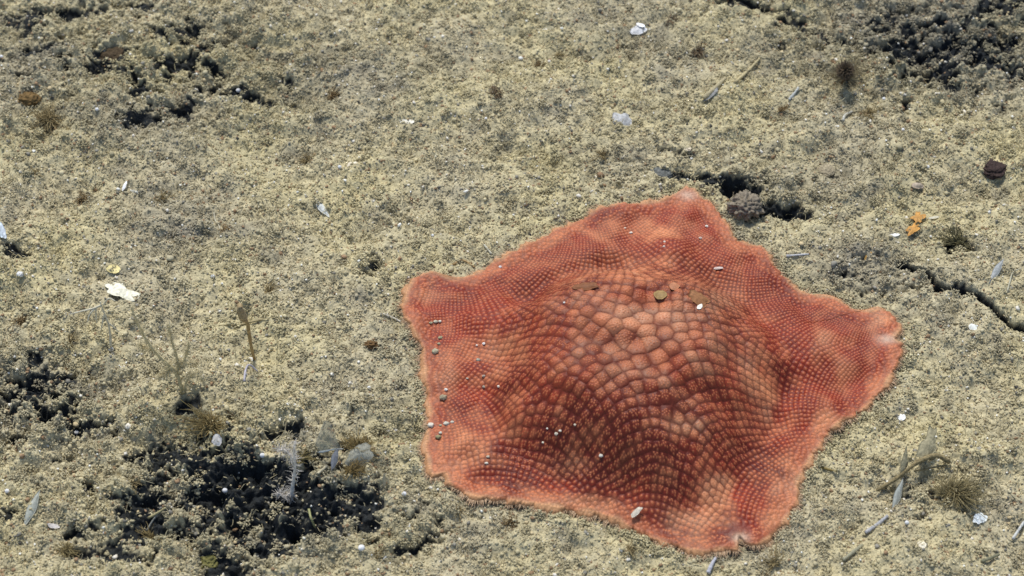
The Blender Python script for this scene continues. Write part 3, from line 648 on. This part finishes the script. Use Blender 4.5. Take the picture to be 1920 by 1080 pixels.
rod('spine_rod', [(1622,1002),(1645,986),(1664,970)], 4.5, 4, (168,168,168), 'stout grey rod with a cream tip, below the twig at the lower right', 'rod')
rod('spine_rod', [(1580,1054),(1600,1038),(1616,1026)], 5, 4, (150,146,120), 'blurry olive rod at the bottom right of the star', 'rod')
rod('spine_rod', [(1327,1078),(1335,1060),(1344,1046)], 5, 3, (176,176,182), 'bluish-grey rod at the bottom edge of the picture under the star', 'rod')
rod('spine_rod', [(1840,1056),(1872,1046)], 4, 3, (120,118,94), 'dull olive rod in the bottom right corner', 'rod')
rod('spine_rod', [(1898,1014),(1920,980)], 3.5, 3, (196,196,190), 'pale rod leaving the picture at the lower right edge', 'rod')
rod('spine_rod', [(718,590),(738,598),(752,605)], 2.5, 2, (196,190,176), 'thin pale spine next to the left corner of the star', 'rod')
rod('spine_rod', [(908,462),(922,478)], 2.6, 2, (190,186,166), 'short thin spine at the upper left edge of the star', 'rod')
rod('spine_rod', [(850,498),(868,490),(890,503)], 3, 2, (166,138,94), 'bent brownish stalk piece lying on the left corner edge of the star', 'rod')
rod('spine_rod', [(596,892),(614,876)], 4, 3, (190,180,150), 'short beige rod under the translucent membrane', 'rod')
rod('pale_thread', [(1375,408),(1392,411),(1405,416),(1420,408),(1424,398)], 2.2, 1.6, (192,176,132), 'curved cream thread along the foot of the knobbly lump', 'thread')
rod('pale_thread', [(1888,548),(1893,530),(1899,512),(1915,505)], 2.4, 1.6, (176,172,150), 'pale bent thread at the right edge, beside a grey spicule', 'thread')
rod('pale_thread', [(401,400),(404,415),(412,428),(410,440)], 2.2, 1.6, (178,172,150), 'thin pale curved thread on grey sediment in the left middle', 'thread')
rod('pale_thread', [(580,964),(584,982),(592,998)], 3, 2, (170,168,116), 'short yellowish thread across the dark hollow at the bottom', 'thread', hs=[.003,.004,.003])
rod('pale_thread', [(458,716),(462,702),(470,696),(484,700)], 3, 1.5, (186,180,186), 'pale pinkish arched thread beside the upper dark hollow', 'thread', hs=[.0005,.003,.004,.001])
rod('brown_thread', [(1640-120,872),(1545,880),(1568,886)], 3, 2, (128,112,62), 'brownish thread running from under the lower right edge of the star', 'thread')
rod('pale_thread', [(276,968+30),(288,955+30),(300,940+30)], 2.2, 1.4, (150,150,140), 'thin grey thread among the lower left hollows', 'thread', hs=[.001,.003,.003])
rod('pale_thread', [(280,980),(300,972),(312,964)], 3, 2, (180,168,124), 'cream twig lying over the lower left hollow', 'thread', hs=[.003,.004,.004])
def spicule(name, a, b, w, color, label, rise=.004):
    A = G(*a, .0004); B = G(*b, rise); m = mat_for('spicule_film', color, rough=.4, noise=.2)
    return put(name, *flake_mesh(A, B, w*K, .25, .0002, .05, 0, .5, .75), m, label, 'spicule')
spicule('flat_spicule', (44,990), (78,930), 8, (172,174,160), 'pointed grey spicule rising from sediment in the lower left corner')
spicule('flat_spicule', (1854,532), (1880,494), 7, (168,170,166), 'pale grey spicule standing at the right edge above the crack', .003)
spicule('flat_spicule', (1672,962), (1692,905), 7, (156,160,152), 'bluish translucent spicule under the lying twig at the lower right', .003)
spicule('flat_spicule', (720,918), (722,898), 4, (196,182,150), 'tiny cream thorn between the right hollow and the star', .004)
# twig and its leafy end
tw = root('twig', G(1700, 900), 'thick brown twig with a ragged papery end, lying at the lower right', 'twig')
V, F = join([tube([G(1642,926,.002), G(1680,908,.004), G(1718,884,.006), G(1752,872,.006), G(1778,876,.003)], 3*K, 5*K, 10, .25), tube([G(1712,892,.003), G(1745,886,.003), G(1775,878,.002)], 2*K, 1.5*K, 8)])
put('stem', V, F, mat_for('twig_bark', (136,122,88), noise=.4, nscale=1200, bump=1), parent=tw)
put('leaf', *flake_mesh(G(1722,882,.005), G(1748,832,.009), 14*K, .3, .0003, .3, 0, .5), mat_for('papery_leaf', (158,150,120), noise=.3, bump=.5), parent=tw)
put('leaf', *flake_mesh(G(1690,900,.004), G(1698,864,.007), 8*K, .3, .0003, .3, 0, .7), mat_for('papery_leaf', (158,150,120), noise=.3, bump=.5), parent=tw)
# tufts
def tuft_mesh(c, R, n, squash=.65, r=1.1, seedlen=.5, lean=(0, 0)):
    a = rng.uniform(0, 6.28, n); e = np.arcsin(rng.uniform(-.05, 1, n)); p1, p2 = rng.uniform(0, 6.28, 2); L = R*rng.uniform(.3, 1.0, n)*(1+.35*np.cos(a-p1)+.3*np.cos(2*a+p2))
    d = np.stack([np.cos(a)*np.cos(e)+lean[0], np.sin(a)*np.cos(e)+lean[1], np.sin(e)*squash], 1)*L[:, None]; j = rng.normal(0, .14, (n, 3))*L[:, None]
    b = c+rng.normal(0, .10*R, (n, 3))*np.array([1, 1, .3])
    P_ = np.stack([b, b+d*.35+j*.6, b+d*.7+j, b+d+j*.5], 1)
    V, F, _ = tubes_mesh(P_, np.repeat(np.array([[r, r*.85, r*.6, r*.25]])*K, n, 0), 4); return V, F
def tuft(px, py, R, n, color, label, name='fuzzy_tuft', cat='tuft', group='brown fuzzy tufts on the seabed', r=1.0, **kw):
    return put(name, *tuft_mesh(G(px, py, -.0003), R*K, n, r=r, **kw), mat_for('tuft_hair', color, noise=.3, rough=.9), label, cat, group)
B1, B2, B3 = (136,116,82), (152,136,98), (122,104,80)
for a in [(933,176,22,150,B3,'dark brown tuft alone in the top middle, right of the white chip'),(1013,122,22,130,B1,'brown tuft in the top middle, right of and above the dark one'),(622,178,24,130,B1,'brown tuft above a grey patch, upper left of the white chip'),
    (92,222,42,260,B2,'broad olive-brown tuft at the left edge under the small brown lump'),(65,326,22,100,B2,'brown tuft at the left edge beneath the broad one'),(155,372,26,120,B1,'brown tuft below and right of the left edge tufts'),(303,372,20,90,B2,'thin olive tuft right of the white needle'),
    (575,300,26,120,B2,'olive-brown tuft in the middle left, beside a pale chip'),(1470,205,26,120,B1,'brown tuft below the short bluish tube'),(1630,215,34,170,B2,'wide flat brown tuft in the upper right, under the blurry ball'),(1310,95,26,140,B3,'greyish-brown tuft at the top, left of the worm tubes'),
    (1260,35,22,90,B3,'thin brown tuft at the top edge right of the translucent flake'),(1130,290,24,110,B2,'brown tuft left of the crack behind the star'),(505,545,26,130,B2,'olive tuft in the left middle, above and right of the stalked cup'),(425,432,22,120,B1,'brown tuft beside the thin curved thread'),(130,640,22,90,B2,'olive tuft among the branching threads at the left'),
    (1045,108,18,70,B2,'small olive tuft close to the brown one in the top middle'),(40,600,26,110,B1,'brown tuft at the left edge, beneath the pale pebble'),(705,1045,24,110,B2,'olive tuft at the bottom, right of the round whitish grain'),(960,958+20,26,130,B1,'brown tuft right below the lower left edge of the star'),
    (1180,1010+22,22,90,B2,'olive tuft under the bottom edge of the star'),(1450,1055,30,130,B2,'olive tuft at the bottom, right of the lowest arm'),(860,905+50,18,60,B2,'small tuft below the lower left corner of the star'),(250,905,22,90,B2,'tan tuft left of the large hollow'),(395,798,46,330,(150,132,88),'broad tan tuft on top of the large dark hollow'),
    (120,1030,34,150,(150,136,96),'tan tuft in the bottom left corner'),(285,1010,30,140,(140,124,84),'tan tuft between the bottom hollows'),(560,860,26,110,(142,128,86),'tan tuft beside the feathery white stalk')]:
    tuft(*a)
tuft(1790, 925, 54, 420, (140,128,92), 'large bushy olive-brown clump at the lower right, next to the twig', 'bushy_clump', 'clump', None, r=1.2)
tuft(1796, 455, 38, 320, (112,106,76), 'dark olive bristly ball over a black hole at the right, under the orange flakes', 'bristly_ball', 'clump', None, r=1.3)
tuft(1384, 383, 26, 120, (130,118,98), 'grey hairs growing on the knobbly lump at the upper right edge of the star', 'hair_clump', 'clump', None)
# blurry pom-pom on a stalk in its cloud of threads
pm = root('pompom_hydroid', G(1577, 158), 'brown fluffy ball on a short stalk in a loose cloud of threads, upper right', 'hydroid')
b_ = G(1577, 158); t_ = up(1585, 132, b_[1]-.004)
put('stalk', *tube([b_, (b_+t_)/2+[.001, 0, 0], t_], 3.5*K, 3*K), mat_for('hydroid_stalk', (104,86,62)), parent=pm)
V, F = [], []
n = 420; d = rng.normal(0, 1, (n, 3)); d /= np.linalg.norm(d, axis=1, keepdims=True); L = 21*K*rng.uniform(.7, 1, n)[:, None]; Pp = np.stack([t_+d*L*.05, t_+d*L*.6, t_+d*L], 1)
V, F, _ = tubes_mesh(Pp, np.repeat([[1.0*K, .9*K, .5*K]], n, 0), 4); put('pompom', V, F, mat_for('pompom_hair', (108,94,76)), parent=pm)
n = 300; a = rng.uniform(0, 6.28, n); e = rng.uniform(.1, 1.4, n); d = np.stack([np.cos(a)*np.cos(e), np.sin(a)*np.cos(e), np.sin(e)], 1)*58*K*rng.uniform(.5, 1, (n, 1)); j = rng.normal(0, .2, (n, 3))*50*K
c_ = b_+np.array([.002, .003, 0]); V, F, _ = tubes_mesh(np.stack([c_+d*.1, c_+d*.5+j*.4, c_+d+j*.5], 1), np.repeat([[.6*K, .5*K, .3*K]], n, 0), 3); put('thread_cloud', V, F, mat_for('thread_cloud_hair', (150,138,110)), parent=pm)
# tall branching hydroid
def branchy(name, base, lines, r0, color, label, cat, hairs=0, hl=8, Yj=.004, hair_color=None):
    b = G(*base); rt = root(name, b, label, cat); parts = []; hp = []
    for k, ln in enumerate(lines):
        Y = b[1]-(.0 if k == 0 else rng.uniform(-Yj, Yj))
        pts = [up(x_, y_, b[1]+(Y-b[1])*min(1, i/2)) for i, (x_, y_) in enumerate(ln)]
        rr0 = r0*(1 if k == 0 else .7); parts.append(tube(pts, rr0*K, rr0*.4*K, 8, .1)); Q = resample(pts, 24); hp.append(Q)
    put('branches', *join(parts), mat_for(name+'_branch', color, noise=.25), parent=rt)
    if hairs:
        Q = np.concatenate(hp); i = rng.integers(0, len(Q), hairs); d = rng.normal(0, 1, (hairs, 3)); d /= np.linalg.norm(d, axis=1, keepdims=True); L = hl*K*rng.uniform(.4, 1, (hairs, 1))
        V, F, _ = tubes_mesh(np.stack([Q[i], Q[i]+d*L*.5, Q[i]+d*L+rng.normal(0, .15, (hairs, 3))*L], 1), np.repeat([[.55*K, .45*K, .25*K]], hairs, 0), 3)
        put('polyp_hairs', V, F, mat_for(name+'_hair', hair_color or color, noise=.2), parent=rt)
    return rt
branchy('tall_hydroid', (342,738), [[(342,738),(334,706),(318,686),(292,662),(270,630),(256,600),(246,576)],[(334,700),(332,672),(322,640),(316,606)],[(336,690),(350,665),(354,640)],[(332,680),(352,682),(372,680)],[(345,735),(352,712),(368,700),(382,716)],[(290,660),(276,652),(262,646)],[(318,686),(312,700),(300,705)]],
    4, (206,192,150), 'tall blurry tan hydroid with several bending branches, left of centre', 'hydroid', 1500, 15, hair_color=(204,192,154))
branchy('thread_coral', (208,655), [[(208,655),(207,630),(203,606),(194,584),(188,566)],[(190,572),(176,578),(150,584),(128,590)],[(178,578),(168,590),(164,604)],[(180,576),(180,592),(182,606)],[(194,572),(204,560),(216,564)],[(196,590),(192,606),(190,618)],[(203,606),(214,614),(222,622)]],
    2.8, (206,200,178), 'delicate pale branching threads at the left, under the cream fragment', 'hydroid', 0)
# stalked cup
st = root('stalked_cup', G(477, 674), 'brown vase-shaped cup on a bent stalk, left of centre', 'stalked animal')
b = G(477, 674); Y = b[1]
put('stalk', *tube([b, up(471,650,Y), up(467,625,Y), up(464,606,Y), up(458,600,Y)], 3*K, 3.6*K), mat_for('cup_stalk', (170,144,98), noise=.3), parent=st)
cp_ = np.array([up(461,601,Y), up(456,596,Y), up(453,588,Y), up(450,580,Y), up(449,572,Y), up(449,572,Y)+[0, 0, -.001]])
V, F, _ = tubes_mesh(cp_[None], np.array([[4, 8, 7.5, 6, 5, 3.2]])*K, 14); put('cup', V, F, mat_for('cup_wall', (160,142,108), noise=.35, bump=.6), parent=st)
rod('twig_stick', [(410,612),(450,610),(485,602),(514,597)], 2.4, 2.2, (160,146,108), 'thin straight beige stick crossing behind the stalked cup', 'stick')
# feathery white stalk
branchy('feathery_stalk', (546,936), [[(546,936),(548,915),(552,890),(553,868),(551,846),(553,828)],[(546,925),(532,930),(520,924)],[(552,866),(538,846),(522,842)]], 3.6, (226,220,210), 'feathery white stalk with frayed ends at the right side of the large hollow', 'hydroid', 420, 18, .003, (214,208,198))
# translucent membranes and brown fluff
film = mat_for('clear_film', (196,196,180), rough=.35, noise=.2, alpha=.38)
mm = root('torn_membrane', G(618, 846), 'translucent grey membrane with a pale lower rim, between the large hollow and the star', 'membrane')
Y_ = G(618, 846)[1]; nU, nV = 16, 14; Vm = []
for side in (0, 1):
    for i in range(nV):
        f = i/(nV-1)
        L_ = np.array([588+20*f**1.4, 849-60*f]); R_ = np.array([643-24*f**.7, 841-50*f])
        for j in range(nU):
            g_ = j/(nU-1); q = L_*(1-g_)+R_*g_+np.array([0, 3*sin(g_*9)*(1-f)])
            Vm.append(up(q[0], q[1], Y_-.004*sin(pi*g_)*(1-.3*f)-.003*f+.0006*sin(g_*14+f*5)+side*.00015))
Fm = []
for side in (0, 1):
    o = side*nU*nV
    for i in range(nV-1):
        for j in range(nU-1):
            q = [o+i*nU+j, o+i*nU+j+1, o+(i+1)*nU+j+1, o+(i+1)*nU+j]; Fm.append(q if side == 0 else q[::-1])
put('film', np.array(Vm), np.array(Fm), film, parent=mm)
put('rim', *tube([Vm[0], Vm[5], Vm[10], Vm[15]], 1.8*K, 1.5*K), mat_for('film_rim', (190,194,190)), parent=mm)
put('round_membrane', *flake_mesh(G(650,868,.0015), G(700,856,.0035), 19*K, .4, .0002, .2, .0005, .6), film, 'rounded translucent film over brown fluff, right of the grey membrane', 'membrane')
tuft(672, 842, 34, 300, (140,122,80), 'round brown fluffy clump under the rounded film, left of the star', 'fluffy_clump', 'clump', None)
tuft(660, 885, 30, 160, (130,112,72), 'loose tan clump right above the right hollow', 'fluffy_clump', 'clump', None)
put('grey_shard', *flake_mesh(G(622,884,.001), G(634,856,.005), 7*K, .3, .0003, .1, 0, .6, .6), mat_for('shard', (150,150,150)), 'pointed grey shard standing under the membrane', 'shard')
# crumbs lying on the star
S_ = [(816,660,9,(176,168,140),'larger beige crumb on the left part of the star, near its edge'),(826,634,5,(160,152,120),'olive crumb above the larger beige crumb on the star'),(823,645,3.5,(168,160,130),'tiny crumb between the olive and the beige crumb on the star'),(817,604,5.5,(190,184,160),'beige crumb near the left corner of the star'),(808,606,4,(170,160,130),'smaller crumb beside the beige one near the left corner'),(825,603,3.5,(214,208,190),'tiny pale crumb near the left corner of the star'),
 (897,676,5.5,(160,158,142),'greyish crumb on the left half of the star, below the white ones'),(907,645,4,(240,238,232),'bright white crumb on the left half of the star'),(894,648,3,(230,226,214),'tiny white crumb left of the bright one on the star'),(907,706,4.5,(176,164,150),'greyish-pink crumb on the left half of the star'),(907,726,4,(178,168,150),'pale crumb straight below the greyish-pink one'),(935,725,3.5,(216,206,190),'small white crumb right of the pale ones on the star'),(876,710,2.8,(190,184,164),'tiny crumb left of the greyish-pink one'),
 (836,731,4,(232,228,218),'white crumb close to the left edge of the star'),(831,746,8,(158,146,120),'blurry grey-brown crumb close to the left edge of the star'),(808,798,6.5,(214,206,188),'round whitish crumb at the lower left edge of the star'),(837,795,6,(200,194,176),'second round whitish crumb, right of the one at the edge'),(826,798,3.5,(176,170,140),'tiny crumb between the two round whitish crumbs'),(848,792,4,(206,200,182),'small crumb right of the two round whitish ones'),(822,820,6,(150,142,104),'olive crumb below the round whitish ones'),(826,812,3.5,(206,202,184),'flat pale crumb above the olive one'),
 (1043,814,4.5,(206,198,180),'whitish crumb in the dark lower middle of the star'),(1050,808,3,(220,214,200),'tiny crumb touching the whitish one in the dark middle'),(1018,830,3,(232,226,204),'tiny bright crumb left of and below the whitish one'),(1127,855,4.5,(228,222,208),'bright elongated crumb in the darkest part of the star'),(915,857,4,(200,190,168),'pale crumb on the lower left arm'),(912,869,3.5,(222,214,196),'tiny crumb under the pale one on the lower left arm'),(1078,797,3,(200,190,170),'tiny crumb right of the whitish one'),(1026,804,2.8,(220,214,200),'tiny white crumb above the whitish one'),
 (938,501,4,(240,238,232),'white crumb near the upper left edge of the star'),(1183,437,3.8,(236,230,214),'pale crumb on the upper part of the star'),(1325,425,4.5,(232,222,206),'whitish crumb near the top arm of the star'),(1313,447,4,(206,190,176),'pinkish crumb beneath the whitish one of the top arm'),(1246,454,3.5,(226,214,196),'tiny crumb on the upper dome of the star'),(1245,463,3.8,(220,206,190),'second tiny crumb on the upper dome'),(1172,428,3,(214,200,180),'tiny crumb left of the pale one on the upper part'),(1058,568,3,(234,230,220),'tiny white crumb on the dome, left side')]
for px, py, r, c, lab in S_:
    r *= .72
    p = on_star(px, py); V, F = lump_mesh(p+np.array([0, 0, r*K*.35]), r*K*rng.uniform(.9, 1.3), r*K*rng.uniform(.8, 1.1), r*K*.7, .22, 3)
    put('crumb', V, F, mat_for('star_crumb', c, noise=.35, nscale=1500), lab, 'crumb', 'crumbs lying on the sea star')
def sflake(name, px, py, L, W, ang, color, label, **kw):
    a, b = ends(px, py, L, ang, on_star); return put(name, *flake_mesh(a, b, W*K*.62, **kw), mat_for(name+'_face', color, rough=.6, noise=.25), label, 'flake')
sflake('yellow_disc', 1238, 554, 24, 18, -15, (150,122,76), 'round olive-yellow disc with a dark outline on top of the dome', lift=.0004, jag=.06)
sflake('pale_disc', 1264, 538, 18, 14, 20, (176,118,84), 'pale peach disc above and right of the yellow disc', lift=.0004, jag=.1)
sflake('brown_film', 1098, 539, 46, 16, 3, (128,80,48), 'brown flat film lying on the upper left of the dome', lift=.0006, jag=.15)
sflake('beige_film', 1310, 562, 40, 26, -20, (150,104,68), 'beige film patch on the upper right of the dome', lift=.0006, jag=.2)
sflake('shell_shard', 1193, 965, 26, 9, 42, (206,196,178), 'pale upright shell shard at the lower edge of the star', lift=.0018, jag=.12)
sflake('shell_shard', 1346, 504, 18, 5, 5, (206,190,180), 'thin pale sliver on the upper right of the star', lift=.0004)
sflake('white_hook', 1312, 576, 12, 7, 60, (232,228,216), 'tiny white hooked chip on the right of the dome', lift=.0004, jag=.15)
